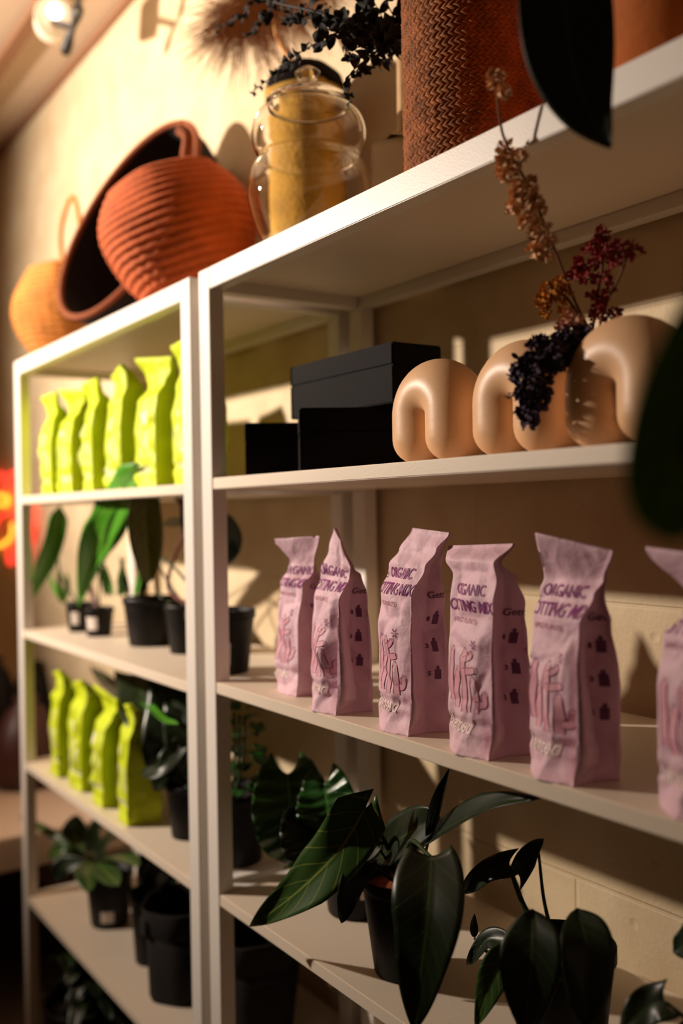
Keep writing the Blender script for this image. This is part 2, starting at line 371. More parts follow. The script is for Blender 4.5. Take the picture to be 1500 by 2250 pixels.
# z, w, d, gusset, cx, cy, rot, tilt    (fractions)
BODY = [[0, .90, 1.1, .15, 0, 0, 0, 0], [.12, 1, 1.05, .38, 0, 0, 0, 0], [.45, 1, 1, .38, 0, 0, 0, 0]]
K1 = BODY+[[.70, .86, .78, .2, .02, 0, .1, 0], [.79, .55, .22, .02, .04, 0, .5, 0], [.84, .52, .10, 0, .03, 0, .55, 0], [1, .95, .05, 0, .0, -.15, .60, .05]]
K2 = BODY+[[.62, .95, .9, .2, .0, 0, 0, 0], [.78, .80, .42, .05, .0, .05, .15, -.3], [.86, .55, .16, 0, -.04, .1, .2, -.9], [1, .16, .06, 0, -.16, .1, .2, -1.3]]
K3 = BODY+[[.68, .96, .85, .2, .0, 0, 0, 0], [.82, .92, .45, .1, .10, 0, .1, 0], [.90, .86, .2, 0, .20, .1, .15, 0], [1, .78, .06, 0, .30, .3, .22, -.08]]
K4 = BODY+[[.72, .98, .85, .2, .0, 0, 0, 0], [.85, 1.0, .5, .1, -.02, -.05, 0, .0], [.92, 1.12, .2, 0, -.14, -.2, .0, 0], [1, 1.34, .05, 0, -.30, .2, .1, .04]]
K5 = BODY+[[.66, .98, .8, .2, .0, 0, 0, 0], [.78, .93, .35, .05, .02, 0, .15, 0], [.84, .92, .12, 0, .04, .05, .25, 0], [1, 1.04, .05, 0, .24, -.2, .42, -.2]]
K6 = BODY+[[.66, .92, .8, .2, .0, 0, 0, 0], [.77, .62, .35, .05, .05, 0, .15, 0], [.83, .6, .12, 0, .02, .05, .2, 0], [1, 1.05, .05, 0, -.06, -.3, .3, -.1]]
RB = math.radians(-10)
lilac_bag(-1.268, .070, RB, K1, 1, 'lilac potting mix bag farthest left, with pinched neck and flared flat top', H=.232)
lilac_bag(-1.124, .043, RB+.02, K2, 2, 'lilac potting mix bag, second from left, top folded to a slanting point', H=.238)
lilac_bag(-.968, .045, RB, K3, 3, 'lilac potting mix bag, third from left, its top leaning right to its neighbour', H=.245)
lilac_bag(-.826, .042, RB+.03, K4, 4, 'lilac potting mix bag, fourth from left, wide top flap reaching left', H=.229)
lilac_bag(-.699, .041, RB-.02, K5, 5, 'lilac potting mix bag, fifth from left, big square top flap standing tall', H=.236, W=.082)
lilac_bag(-.538, .045, RB, K6, 6, 'lilac potting mix bag at the right edge of the picture', H=.228)

def lime_bag(x, y, z, rz, K, seed, label, grp, H=.25):
    t = thing('paper_bag', label, 'bag', (x, y, z), rz, grp)
    b = Bag(.132, .068, H, K, seed, 1.3); b.dg = .3; b.mesh('bag_body', M['lime'], t, 20, 10, 44)
    b.decal('pale_lettering', [text2d('Planted', .07, .018, 0, .03, .03)], M['lpale'], t)
    b.decal('print_patch', [ribbon([(0, .125), (0, .150)], .028, 14)], M['lpale'], t)
    b.decal('green_outline', [ribbon([(-.03+.02*k, .06), (-.03+.02*k, .11)], .005, 20) for k in range(4)], M['lpale'], t)
    return t
KF = [[0, .92, .95, .1, 0, 0, 0, 0], [.1, 1, 1, .22, 0, 0, 0, 0], [.5, 1, 1, .22, 0, 0, 0, 0]]
KA = KF+[[.7, .97, .8, .2, 0, 0, 0, 0], [.82, .95, .4, .05, 0, -.05, 0, 0], [.88, 1.0, .2, 0, 0, -.2, 0, 0], [1, 1.05, .12, 0, 0, -.35, .1, 0]]
KB = KF+[[.68, .95, .8, .2, 0, 0, 0, 0], [.80, .8, .35, .05, 0, .05, 0, 0], [.88, .9, .18, 0, .03, 0, .1, 0], [1, 1.1, .1, 0, .05, -.2, .2, -.1]]
KC = KF+[[.72, .95, .85, .2, 0, 0, 0, 0], [.84, .85, .5, .05, 0, 0, 0, .1], [.92, .7, .3, 0, -.02, -.1, 0, .2], [1, .6, .12, 0, -.05, -.3, 0, .2]]
lx = [-2.425, -2.285, -2.125, -1.965, -1.795, -1.625]
nm = ['farthest left', 'second from left', 'third from left', 'fourth from left', 'fifth from left', 'partly behind the double posts']
for i, x in enumerate(lx):
    lime_bag(x, .075, L2, math.radians(-8+3*math.sin(i*2.1)), [KA, KB, KA, KC, KB, KA][i], 11+i, 'lime green paper bag on the upper shelf, ' + nm[i], 'lime green bags on the upper shelf', .262 if i == 5 else .25+.004*math.sin(i*5))
lx = [-2.365, -2.215, -2.065, -1.915]
nm = ['farthest left with a rounded folded top', 'second from left', 'third from left', 'rightmost, beside the black pots']
for i, x in enumerate(lx):
    lime_bag(x, .065, L4, math.radians(-10+4*math.sin(i*1.7)), [KC, KC, KB, KC][i], 21+i, 'lime green paper bag on the lower shelf, ' + nm[i], 'lime green bags on the lower shelf', .243-.004*i)

# ------------------------------------------------------------------ black boxes
def rbox(name, p, ang, lw, ld, h, z, label):
    # p = near left corner, ang = direction of its front edge
    t = thing(name, label, 'box', (p[0], p[1], z), ang, 'black cardboard boxes')
    boxobj('box_body', 0, lw, 0, ld, 0, h*.62, M['box'], t, .0015); boxobj('lid', -.0003, lw+.0003, -.0003, ld+.0003, h*.62, h, M['box'], t, .0022); return t
A60 = math.radians(60)
rbox('gift_box', (-1.185, .02), A60, .195, .115, .09, R2, 'black box standing under the other stacked black box')
rbox('gift_box', (-1.344, .100), 0, .272, .086, .083, R2+.09, 'black box on top of the stack of boxes')
rbox('gift_box', (-1.382, .038), A60, .115, .062, .086, R2, 'smallest black box, left of the stack')

# ------------------------------------------------------------------ arch vases
def arch_vase(x, y, label, mouth=False, ry=0):
    t = thing('arch_vase', label, 'vase', (x, y, R2), ry, 'cream arch vases'); r = .0365; s = .033; zc = .0605
    pts = []; rad = []
    for k in range(9):   # rounded foot
        a = PI/2*(k/8); pts.append(Vector((-s, 0, r*.86-r*.86*math.cos(a)+.0004))); rad.append(max(.0015, r*math.sin(a)**.85))
    for k in range(1, 3): pts.append(Vector((-s, 0, r*.86+(zc-r*.86)*k/3))); rad.append(r)
    for k in range(0, 21):
        a = PI*k/20; pts.append(Vector((-s*math.cos(a), 0, zc+s*math.sin(a)))); rad.append(r)
    pts += [Vector((-p.x, 0, p.z)) for p in pts[:11][::-1]]; rad += rad[:11][::-1]
    V = []; Fc = []; N = len(pts); n = 36
    for i, p in enumerate(pts):
        tn = (pts[min(i+1, N-1)]-pts[max(i-1, 0)]).normalized(); a = Vector((0, 1, 0)); b = tn.cross(a)
        for k in range(n):
            q = 2*PI*k/n; V.append(p+(a*math.cos(q)*1.12+b*math.sin(q))*rad[i])
    for i in range(N-1):
        for k in range(n): Fc.append((i*n+k, i*n+(k+1) % n, (i+1)*n+(k+1) % n, (i+1)*n+k))
    Fc.append(tuple(range(n))[::-1]); Fc.append(tuple((N-1)*n+k for k in range(n)))
    o = meshobj('vase_body', V, Fc, M['cream'], t)
    if mouth:
        lathe('vase_mouth', [(0, 0), (.011, 0), (.013, .003), (.010, .006), (.008, .0)], M['cream'], t, 24, loc=(-.035, .012, .118))
    return t
arch_vase(-.949, .080, 'cream arch-shaped ceramic vase beside the black boxes')
arch_vase(-.796, .080, 'cream arch-shaped ceramic vase in the middle of the three')
arch_vase(-.646, .072, 'cream arch-shaped ceramic vase holding the dried flowers', True)

# ------------------------------------------------------------------ pots
def pot(name, x, y, z, r, h, label, grp='black plastic nursery pots', sticker=None, soil='soil', taper=.78, m='black'):
    t = thing(name, label, 'plant', (x, y, z), 0, grp); rb = r*taper
    lathe('pot', [(0, 0), (rb*.96, 0), (rb, .003), (r*.955, h*.86), (r*.955, h*.865), (r, h*.87), (r, h-.001), (r-.0015, h), (r-.003, h-.001), (r*.93, h*.8), (0, h*.8)], M[m], t, 40)
    lathe('soil', [(0, h*.86), (r*.5, h*.868), (r*.935, h*.85)], M[soil], t, 24, disp=lambda a, zz, rr, j: 0)
    if sticker is not None:
        an, zc, wd, ht = sticker; V = []; Fc = []
        for i in range(7):
            a = an + (i/6-.5)*wd/r
            for j in range(2):
                zz = zc+(j-.5)*ht; rr = rb+(r*.955-rb)*(zz/(h*.86))+.0008; V.append((rr*math.cos(a), rr*math.sin(a), zz))
        for i in range(6): Fc.append((2*i, 2*i+2, 2*i+3, 2*i+1))
        meshobj('label_sticker', V, Fc, M['label'], t)['label'] = 'white label sticker'
    return t
WPF = {
    'lance': lambda t: max(0, math.sin(PI*min(1, t**.75)))**.8, 'round': lambda t: (max(0, 1-(2*t-.92)**2*1.0) if t < .96 else .12)**.5,
    'heart': lambda t: (max(0, (1-t))**.75)*(.62+1.0*t)*1.15, 'strap': lambda t: min(1, t*8+.1)*min(1, (1-t)*2.2)**.8, 'drop': lambda t: max(0, math.sin(PI*min(1, (t*.93+.05)**.62)))**.75, 'oval': lambda t: max(0, math.sin(PI*t))**.6}
def leaf_geo(pts, width, kind, lobe, fold, wave, nu, nv, facing, seed=0, crinkle=0):
    c = cat(pts, nu+1); V = []; Fc = []; uv = []; L = sum((c[i+1]-c[i]).length for i in range(nu))
    for i, p in enumerate(c):
        t = i/nu; tn = (c[min(i+1, nu)]-c[max(i-1, 0)]).normalized(); s = tn.cross(facing).normalized(); nrm = s.cross(tn).normalized()
        wd = width/2*max(.02, WPF[kind](t))
        for j in range(nv+1):
            a = -1+2*j/nv
            q = p + s*wd*a + nrm*(fold*abs(a)*wd + wave*width*math.sin(t*9+seed+a*2)*abs(a)) - tn*(lobe*L*a*a*(1-t)**3)
            if crinkle: q = q + nrm*crinkle*(math.cos(t*2*PI*7-abs(a)*4)*abs(a)**.5)
            V.append(q); uv.append((j/nv, t))
    for i in range(nu):
        for j in range(nv): a = i*(nv+1)+j; Fc.append((a, a+1, a+nv+2, a+nv+1))
    return V, Fc, uv
def leaf(t, pts, width, m, kind='lance', lobe=0, fold=.25, wave=.05, facing=None, stem=None, seed=0, crinkle=0, nu=22, nv=10, sm='stemg', sr=.0022, name='leaf'):
    off = Vector(t.location); pts = [Vector(p)-off for p in pts]
    if facing is None: facing = (CAM-(pts[len(pts)//2]+off)).normalized()
    facing = (facing+Vector((math.sin(seed*2.3)*.3, math.cos(seed*1.9)*.15, .35))).normalized()
    V, Fc, uv = leaf_geo(pts, width, kind, lobe, fold, wave, nu, nv, facing, seed, crinkle)
    o = meshobj(name, V, Fc, m, t, uv=uv)
    md = o.modifiers.new('t', 'SOLIDIFY'); md.thickness = .0006
    if stem: tube('stem', [Vector(s)-off for s in stem], lambda q: sr*(1.25-.5*q), M[sm], t)
    return o
def soiltop(t, x, y, h): return Vector((x, y, t.location.z+h*.85))

# --- right unit, plant shelf
t = pot('potted_begonia', -1.245, .145, R4, .058, .118, 'potted plant with crinkled round leaves on the right unit', sticker=(math.radians(-18), .05, .022, .032))
st = soiltop(t, -1.245, .145, .118)
leaf(t, [P(632, 1700, .10), P(640, 1800, .085), P(652, 1905, .09)], .122, LC, 'round', .25, .2, .05, crinkle=.0032, nu=44, nv=22, seed=1, stem=[st, P(690, 1800, .13), P(634, 1718, .105)])
leaf(t, [P(712, 1722, .13), P(722, 1800, .12), P(712, 1885, .12)], .095, LC, 'round', .25, .2, .06, crinkle=.003, nu=40, nv=20, seed=2, stem=[st, P(715, 1800, .15), P(712, 1728, .135)])
leaf(t, [P(690, 1790, .12), P(690, 1850, .10), P(700, 1925, .09)], .11, LD, 'round', .2, .3, .06, crinkle=.003, nu=30, nv=16, seed=3, stem=[st, P(692, 1792, .12)])
t = pot('potted_philodendron', -1.045, .085, R4, .058, .128, 'potted plant with long arching leaves reaching left and right', soil='bark', taper=.72)
st = soiltop(t, -1.045, .085, .128)
leaf(t, [P(803, 1775, .012), P(745, 1868, -.005), P(655, 1958, -.03), P(553, 2036, -.055)], .072, LM, 'strap', .10, .2, .09, seed=4, stem=[st, P(845, 1850, .05), P(815, 1812, .03), P(785, 1822, .005)], sr=.003, nu=36)
leaf(t, [P(948, 1880, -.02), P(940, 2010, -.05), P(925, 2130, -.055), P(908, 2260, -.05)], .080, LD, 'drop', .05, .2, .04, seed=5, stem=[st, P(900, 1850, .03), P(948, 1885, -.018)], sr=.003, nu=32)
leaf(t, [P(905, 1880, .06), P(990, 1815, .04), P(1090, 1768, .03), P(1185, 1752, .03)], .040, LD, 'strap', .0, .35, .05, seed=6, stem=[st, P(905, 1880, .06)], facing=Vector((.5, -.6, .7)))
leaf(t, [P(940, 1850, .05), P(962, 1760, .04), P(986, 1690, .04)], .014, LD, 'lance', 0, 1.0, 0, seed=7, stem=[st, P(925, 1900, .06), P(942, 1845, .05)])
leaf(t, [P(832, 1880, .06), P(890, 1835, .05), P(965, 1795, .05)], .062, LD, 'oval', .1, .2, .05, seed=8, stem=[st, P(835, 1880, .06)])
leaf(t, [P(800, 1890, .03), P(770, 1950, .0), P(751, 2028, -.01)], .042, LD, 'heart', .1, .2, .05, seed=9, stem=[st, P(800, 1892, .03)])
leaf(t, [P(830, 1860, .04), P(780, 1880, .02), P(720, 1900, .01)], .035, LD, 'lance', .1, .3, .05, seed=10, stem=[st, P(830, 1860, .04)])
t = pot('potted_syngonium', -.785, .105, R4, .062, .125, 'potted plant with arrow-shaped leaves in front of the wall', taper=.75)
st = soiltop(t, -.785, .105, .125)
leaf(t, [P(1118, 1900, .09), P(1070, 1915, .08), P(1016, 1965, .07)], .036, LD, 'heart', .25, .3, .12, seed=11, stem=[st, P(1160, 2010, .10), P(1118, 1905, .09)], sr=.0034)
leaf(t, [P(1138, 1922, .10), P(1162, 1880, .10), P(1192, 1843, .10)], .030, LD, 'heart', .2, .3, .08, seed=12, stem=[st, P(1197, 1990, .11), P(1183, 1875, .10)])
leaf(t, [P(1172, 1998, .03), P(1168, 2100, .01), P(1150, 2270, .0)], .062, LD, 'oval', .0, .2, .05, seed=13, stem=[st, P(1172, 2005, .03)])
leaf(t, [P(1268, 1995, .05), P(1290, 2090, .03), P(1285, 2260, .02)], .052, LD, 'oval', .0, .2, .05, seed=14, stem=[st, P(1270, 2000, .05)])
leaf(t, [P(1125, 2085, .05), P(1085, 2145, .03), P(1045, 2255, .02)], .036, LM, 'lance', .1, .25, .05, seed=15, stem=[st, P(1125, 2090, .05)])
leaf(t, [P(1110, 2075, .08), P(1070, 2065, .08), P(1028, 2120, .07)], .032, LD, 'heart', .2, .3, .08, seed=16, stem=[st, P(1110, 2080, .08)])
leaf(t, [P(1042, 2060, .08), P(1040, 2035, .08), P(1042, 2008, .08)], .010, LD, 'lance', 0, .5, 0, seed=17, stem=[st, P(1090, 2100, .08), P(1042, 2062, .08)])
t = pot('potted_pothos', -.575, .12, R4, .055, .10, 'potted plant at the lower right corner, mostly out of view')
st = soiltop(t, -.575, .12, .10)
leaf(t, [P(1530, 2050, .10), P(1505, 2075, .10), P(1478, 2092, .10)], .035, LD, 'heart', .2, .2, .05, seed=18, stem=[st, P(1532, 2052, .10)])
leaf(t, [P(1460, 2200, .06), P(1420, 2215, .05), P(1360, 2270, .03)], .045, LD, 'heart', .2, .2, .05, seed=19, stem=[st, P(1462, 2202, .06)])

# --- left unit, alocasia shelf
g3 = 'black nursery pots on the left unit'
t = pot('potted_plant', -2.385, .105, L3, .034, .072, 'small black pot farthest left with one long bright leaf', g3, (math.radians(-40), .035, .022, .03))
st = soiltop(t, -2.385, .105, .072)
leaf(t, [P(132, 1112, .08), P(118, 1190, .06), P(90, 1262, .04), P(60, 1330, .03)], .048, LG, 'strap', 0, .2, .05, seed=20, stem=[st, P(130, 1250, .1), P(135, 1150, .09), P(132, 1118, .08)])
for k, (a, b, c) in enumerate([((138, 1325), (132, 1290), (128, 1245)), ((140, 1325), (148, 1290), (146, 1255)), ((136, 1325), (118, 1290), (108, 1262))]):
    leaf(t, [P(*a, .10), P(*b, .10), P(*c, .10)], .014, LG, 'lance', 0, .5, 0, seed=21+k, nu=10, nv=4)
t = pot('potted_alocasia', -2.262, .11, L3, .036, .068, 'small black pot with a white label and large arrow leaves', g3, (math.radians(-52), .032, .03, .03))
st = soiltop(t, -2.262, .11, .068)
leaf(t, [P(300, 1045, .04), P(250, 1125, .05), P(205, 1215, .06), P(170, 1335, .06)], .082, LG, 'strap', .1, .25, .08, seed=25, stem=[st, P(192, 1270, .1), P(205, 1180, .1), P(240, 1110, .07)], sm='stemr', sr=.004)
leaf(t, [P(312, 1070, .05), P(262, 1150, .06), P(205, 1250, .07)], .055, LG, 'lance', .1, .25, .08, seed=26, stem=[st, P(200, 1260, .1), P(250, 1150, .07)], sm='stemr')
leaf(t, [P(240, 1060, .08), P(215, 1140, .08), P(185, 1180, .08)], .035, LM, 'lance', .1, .25, .08, seed=27, stem=[st, P(220, 1130, .09)])
t = pot('potted_seedlings', -2.03, .145, L3, .062, .105, 'wide black pot with short green shoots, in the middle', g3)
st = soiltop(t, -2.03, .145, .105)
rnd = random.Random(4)
for k in range(7):
    u0 = 235+k*12; leaf(t, [P(u0, 1312, .14), P(u0+rnd.uniform(-14, 14), 1275, .14), P(u0+rnd.uniform(-25, 25), 1225+rnd.uniform(-15, 30), .13)], .016, LG if k % 2 else LM, 'lance', 0, .5, 0, seed=30+k, nu=10, nv=4)
t = pot('potted_alocasia', -1.865, .155, L3, .046, .10, 'black pot behind the foremost pot, with a large olive leaf', g3)
st = soiltop(t, -1.865, .155, .10)
leaf(t, [P(325, 1055, .06), P(318, 1130, .05), P(322, 1200, .05), P(327, 1280, .06)], .068, LO, 'oval', .12, .3, .05, seed=40, stem=[st, P(345, 1300, .15), P(335, 1180, .10), P(326, 1062, .06)])
leaf(t, [P(300, 1045, .10), P(305, 1090, .09), P(285, 1150, .08)], .06, LG, 'lance', .1, .3, .08, seed=41, stem=[st, P(345, 1230, .13), P(302, 1052, .10)])
t = pot('potted_alocasia', -1.595, .095, L3, .064, .112, 'black pot behind the double posts with a red-brown stemmed plant', g3, (math.radians(-18), .038, .02, .04))
st = soiltop(t, -1.595, .095, .112)
leaf(t, [P(498, 1140, .16), P(500, 1190, .16), P(488, 1245, .16)], .055, LD, 'oval', .1, .2, .05, seed=42, stem=[st, P(490, 1280, .15), P(498, 1145, .16)])
tube('stem', [st-t.location, P(372, 1300, .12)-t.location, P(385, 1220, .12)-t.location, P(408, 1170, .12)-t.location, P(400, 1110, .12)-t.location, P(345, 1052, .1)-t.location], .004, M['stemr'], t)
tube('stem', [st-t.location, P(420, 1290, .12)-t.location, P(380, 1245, .12)-t.location, P(335, 1212, .12)-t.location], .003, M['stemg'], t)
leaf(t, [P(405, 1150, .14), P(370, 1150, .15), P(345, 1170, .16)], .04, LM, 'lance', .1, .2, .05, seed=43)
leaf(t, [P(425, 1060, .12), P(415, 1110, .12), P(404, 1190, .12)], .035, LD, 'lance', .1, .2, .05, seed=44)

# --- left unit, lower bag shelf plants
t = pot('potted_elephant_ear', -1.745, .10, L4, .047, .102, 'black pot beside the lime bags with big dark pointed leaves', g3)
st = soiltop(t, -1.745, .10, .102)
for k, (pp, wd, mm) in enumerate([([(330, 1590, .16), (255, 1520, .2), (198, 1462, .22)], .06, LD), ([(300, 1480, .15), (320, 1560, .1), (350, 1680, .06)], .13, LD), ([(375, 1490, .17), (385, 1560, .16), (420, 1660, .15)], .13, LD),
        ([(320, 1545, .06), (360, 1580, .04), (392, 1592, .03)], .022, LG), ([(395, 1640, .08), (350, 1690, .04), (310, 1700, .03)], .05, LD), ([(360, 1620, .1), (370, 1680, .08), (340, 1740, .06)], .08, LD), ([(300, 1640, .06), (285, 1660, .05), (275, 1680, .04)], .03, LD), ([(375, 1540, .1), (365, 1640, .07), (345, 1735, .06)], .12, LD), ([(410, 1560, .12), (415, 1640, .1), (400, 1730, .08)], .12, LD)]):
    leaf(t, [P(*q) for q in pp], wd, mm, 'heart', .12, .2, .05, seed=50+k, stem=[st, P(*pp[0])])
t = pot('potted_bush', -1.575, .105, L4, .064, .125, 'black pot of bushy small-leaved plant behind the double posts', g3)
st = soiltop(t, -1.575, .105, .125); rnd = random.Random(9)
for k in range(46):
    a = rnd.uniform(0, 2*PI); hh = rnd.uniform(.02, .17); rr = rnd.uniform(.005, .06)*(1.1-hh*3.5); b = st+Vector((rr*math.cos(a)+.012, rr*math.sin(a)+.01, hh))
    d = Vector((math.cos(a), math.sin(a), rnd.uniform(-.3, .5)))*.03
    leaf(t, [b, b+d*.6, b+d+Vector((0, 0, -.008))], .028, LC if k % 3 else LD, 'oval', .1, .2, .05, facing=Vector((0, 0, 1)), seed=k, nu=8, nv=4)
for k in range(3): tube('stem', [Vector((0, 0, .1)), Vector((.015*k-.01, .01, .18)), Vector((.02*k-.01, .01, .26))], .003, M['stemg'], t)

# --- left unit, bottom shelf
t = pot('potted_rosette_plant', -2.235, .115, L5, .056, .128, 'black pot with a leafy rosette plant on the bottom shelf', g3, (math.radians(-28), .03, .035, .026))
st = soiltop(t, -2.235, .115, .128)
for k, (pp, wd) in enumerate([([(180, 1880, .12), (165, 1835, .12), (165, 1790, .12)], .07), ([(170, 1880, .1), (110, 1830, .06), (42, 1795, .03)], .022), ([(210, 1880, .1), (250, 1840, .08), (285, 1832, .06)], .05),
        ([(215, 1890, .1), (260, 1880, .08), (305, 1905, .05)], .05), ([(180, 1890, .1), (140, 1870, .06), (105, 1880, .04)], .045), ([(180, 1895, .08), (140, 1905, .05), (120, 1935, .03)], .05), ([(195, 1895, .07), (190, 1920, .03), (196, 1960, .01)], .055), ([(215, 1895, .08), (235, 1920, .05), (262, 1945, .03)], .05), ([(195, 1870, .13), (215, 1820, .14), (235, 1800, .14)], .05)]):
    leaf(t, [P(*q) for q in pp], wd, LM if k % 3 == 1 else LD if k % 3 == 2 else LM, 'oval', .05, .2, .05, seed=70+k, stem=[st, P(*pp[0])])
t = pot('potted_sansevieria', -1.995, .12, L5, .046, .15, 'narrow black pot between the leafy pot and the felt planters', g3)
st = soiltop(t, -1.995, .12, .15)
for k, (pp, wd) in enumerate([([(290, 1965, .12), (270, 1930, .1), (245, 1895, .08)], .02), ([(310, 1960, .12), (318, 1900, .12), (315, 1850, .12)], .03), ([(330, 1960, .12), (345, 1900, .12), (350, 1850, .12)], .05), ([(345, 1960, .12), (375, 1920, .12), (395, 1880, .12)], .04)]):
    leaf(t, [P(*q) for q in pp], wd, LD, 'lance', 0, .4, .03, seed=80+k, stem=[st, P(*pp[0])])
def felt_pot(x, y, r, h, label):
    t = thing('felt_planter', label, 'planter', (x, y, L5), 0, 'dark felt planters')
    sag = lambda a, z, rr, j: .004*math.sin(3*a+z*30)+.002*math.sin(7*a)
    lathe('felt_wall', [(0, 0), (r*.8, 0), (r*.84, .01), (r*.97, h*.7), (r*.94, h*.71), (r, h*.74), (r*1.02, h-.004), (r, h), (r*.97, h-.004), (r*.94, h*.6), (0, h*.55)], M['felt'], t, 48, disp=sag)
    bm = bmesh.new(); box(bm, -.016, .016, -r*1.02-.006, -r*1.02+.004, h*.72, h*.9, .002); bmobj('strap', bm, M['felt'], t)
    return t
felt_pot(-1.825, .125, .088, .185, 'dark felt planter with turned-down cuff left of the double posts')
felt_pot(-1.625, .165, .088, .185, 'dark felt planter seen just right of the double posts')
# floor plant
t = pot('potted_fern', -2.2, .06, 0, .11, .2, 'dark leafy plant on the floor below the left unit', 'floor plants')
st = soiltop(t, -2.2, .06, .2); rnd = random.Random(3)
for k in range(26):
    a = rnd.uniform(0, 2*PI); rr = rnd.uniform(.08, .20); hh = rnd.uniform(.0, .1)
    e = st+Vector((rr*math.cos(a), rr*math.sin(a)*.6, hh)); leaf(t, [st, st.lerp(e, .55)+Vector((0, 0, .05)), e], .05, LM if k % 3 == 0 else LD, 'lance', 0, .3, .06, facing=Vector((0, 0, 1)), seed=k, nu=12, nv=6)

# ------------------------------------------------------------------ bench with dark vessels
t = thing('display_bench', 'low white bench running along the wall left of the shelves', 'bench', (-3.5, 0, 0))
boxobj('bench_top', -.9, .83, -.75, .33, .36, .45, M['wood'], t, .004)
for x in (-.82, .72):
    for y in (-.70, .26): boxobj('leg', x, x+.05, y, y+.05, 0, .36, M['wood'], t)
def vessel(p, r, h, m, label):
    t = thing('round_vase', label, 'vase', (p[0], p[1], .45), 0, 'dark vases on the bench')
    lathe('vase_body', [(0, 0), (r*.8, 0), (r*.98, h*.15), (r, h*.3), (r*.85, h*.6), (r*.5, h*.88), (r*.3, h*.95), (r*.3, h), (r*.24, h), (r*.2, h*.9), (0, h*.88)], M[m], t, 40)
    lathe('rim', [(r*.24, h), (r*.34, h), (r*.34, h+.008), (r*.24, h+.008), (r*.24, h)], M[m], t, 24)
    return t
vessel(PZ(60, 1722, .45)+Vector((0, 0, 0)), .115, .27, 'maroon', 'maroon teardrop vase on the bench, nearest')
p = PZ(5, 1690, .45); vessel(p+Vector((-.1, 0, 0)), .10, .36, 'fluff', 'black vase on the bench at the left edge of the picture')
p = PZ(98, 1690, .45); vessel(p+Vector((-.12, 0, 0)), .10, .34, 'fluff', 'black vase on the bench, right behind the maroon one')
# neon sign
t = thing('neon_sign', 'glowing pink and yellow neon sign on the wall behind the left unit', 'sign', tuple(P(30, 1145, WY-.01)))
def neon(name, pts, m, r=.008):
    tube(name, [P(a, b, WY-.025)-t.location for a, b in pts], r, M[m], t, res=26)
neon('neon_tube', [(-30, 1060), (-10, 1042), (8, 1045), (10, 1080), (20, 1045), (34, 1042), (36, 1080), (34, 1110)], 'neonp')
neon('neon_tube', [(-25, 1100), (0, 1088), (18, 1096), (12, 1110), (-8, 1108)], 'neony')
neon('neon_tube', [(-20, 1190), (-5, 1140), (20, 1128), (36, 1135), (36, 1190), (30, 1228), (20, 1238), (16, 1200)], 'neonp')
neon('neon_tube', [(28, 1150), (24, 1180), (2, 1198), (-20, 1200)], 'neony')
neon('neon_tube', [(62, 1108), (64, 1150), (70, 1175), (66, 1215), (64, 1248)], 'neonp')
neon('neon_tube', [(78, 1112), (76, 1150), (64, 1180), (60, 1160)], 'neonp')
for a, b in ((0, 1050), (30, 1200), (66, 1160)):
    tube('standoff', [P(a, b, WY-.025)-t.location, P(a, b, WY)-t.location], .004, M['lampw'], t)
# ceiling spotlight fixture
t = thing('track_spotlight', 'white ceiling spotlight with black bracket, lit, at the top left', 'lamp', tuple(P(165, 40, .1)))
c = P(118, 48, .1)-t.location; ax = (RT*.35-UP*.25-FW*.9).normalized()
o = lathe('lamp_housing', [(0, -.06), (.035, -.06), (.046, -.04), (.05, .05), (.052, .055), (.047, .055), (.044, .0), (0, -.005)], M['lampw'], t, 36)
o.matrix_local = Matrix.Translation(c) @ ax.to_track_quat('Z', 'Y').to_matrix().to_4x4()
o2 = lathe('bulb', [(0, .012), (.012, .010), (.018, 0), (.012, -.012), (0, -.014)], M['bulb'], t, 20); o2.matrix_local = Matrix.Translation(c+ax*.03+UP*.02) @ ax.to_track_quat('Z', 'Y').to_matrix().to_4x4()
tube('bracket', [P(143, 118, .1)-t.location, P(152, 85, .1)-t.location, P(166, 45, .1)-t.location, P(172, 12, .1)-t.location], lambda q: .011+.004*math.sin(q*9), M['lampb'], t, n=10)
tube('bracket_arm', [P(160, 62, .1)-t.location, c], .008, M['lampb'], t)
tube('stem', [P(172, 12, .1)-t.location, Vector((P(172, 12, .1).x, .1, CZ))-t.location], .008, M['lampb'], t)

l_ = bpy.data.lights.new('track_lamp_light', 'POINT'); lo_ = bpy.data.objects.new('track_lamp_light', l_); COL.objects.link(lo_)
lo_.location = P(118, 48, .1)+ax*.28-UP*.04; l_.energy = 2.2; l_.color = (1, .74, .48); l_.shadow_soft_size = .04
# ------------------------------------------------------------------ top shelf
# ochre string basket
def string_basket(x, y, label):
    t = thing('woven_basket', label, 'basket', (x, y, ZT), .3, 'baskets on the top shelf')
    prof = [(0, 0), (.055, 0), (.065, .006)] + [(.065+.045*math.sin(PI*(k/104)**.9)+.0042*math.sin(k*.95), .006+.225*k/104) for k in range(1, 105)] + [(.055, .225), (.0, .18)]
    lathe('basket_body', prof, M['straw'], t, 60, disp=lambda a, z, r, j: (.0012*math.sin(a*22+z*30)+.008*math.sin(2*a+1)+.004*math.sin(3*a+z*16)) if 0 < r and z > .01 else 0)
    for s, (du, hh) in enumerate(((-.02, .225), (.03, .175))):
        tube('handle', [(-.03+du*.2, .04+.03*s, .20), (-.045+du, .05+.03*s, .20+hh*.6), (-.01+du, .06+.03*s, .20+hh), (.035+du, .05+.03*s, .20+hh*.65), (.03+du*.2, .04+.03*s, .20)], .0065, M['straw'], t, res=40)
    return t
string_basket(-2.43, .085, 'straw-coloured woven basket with looped rope handles, far left')
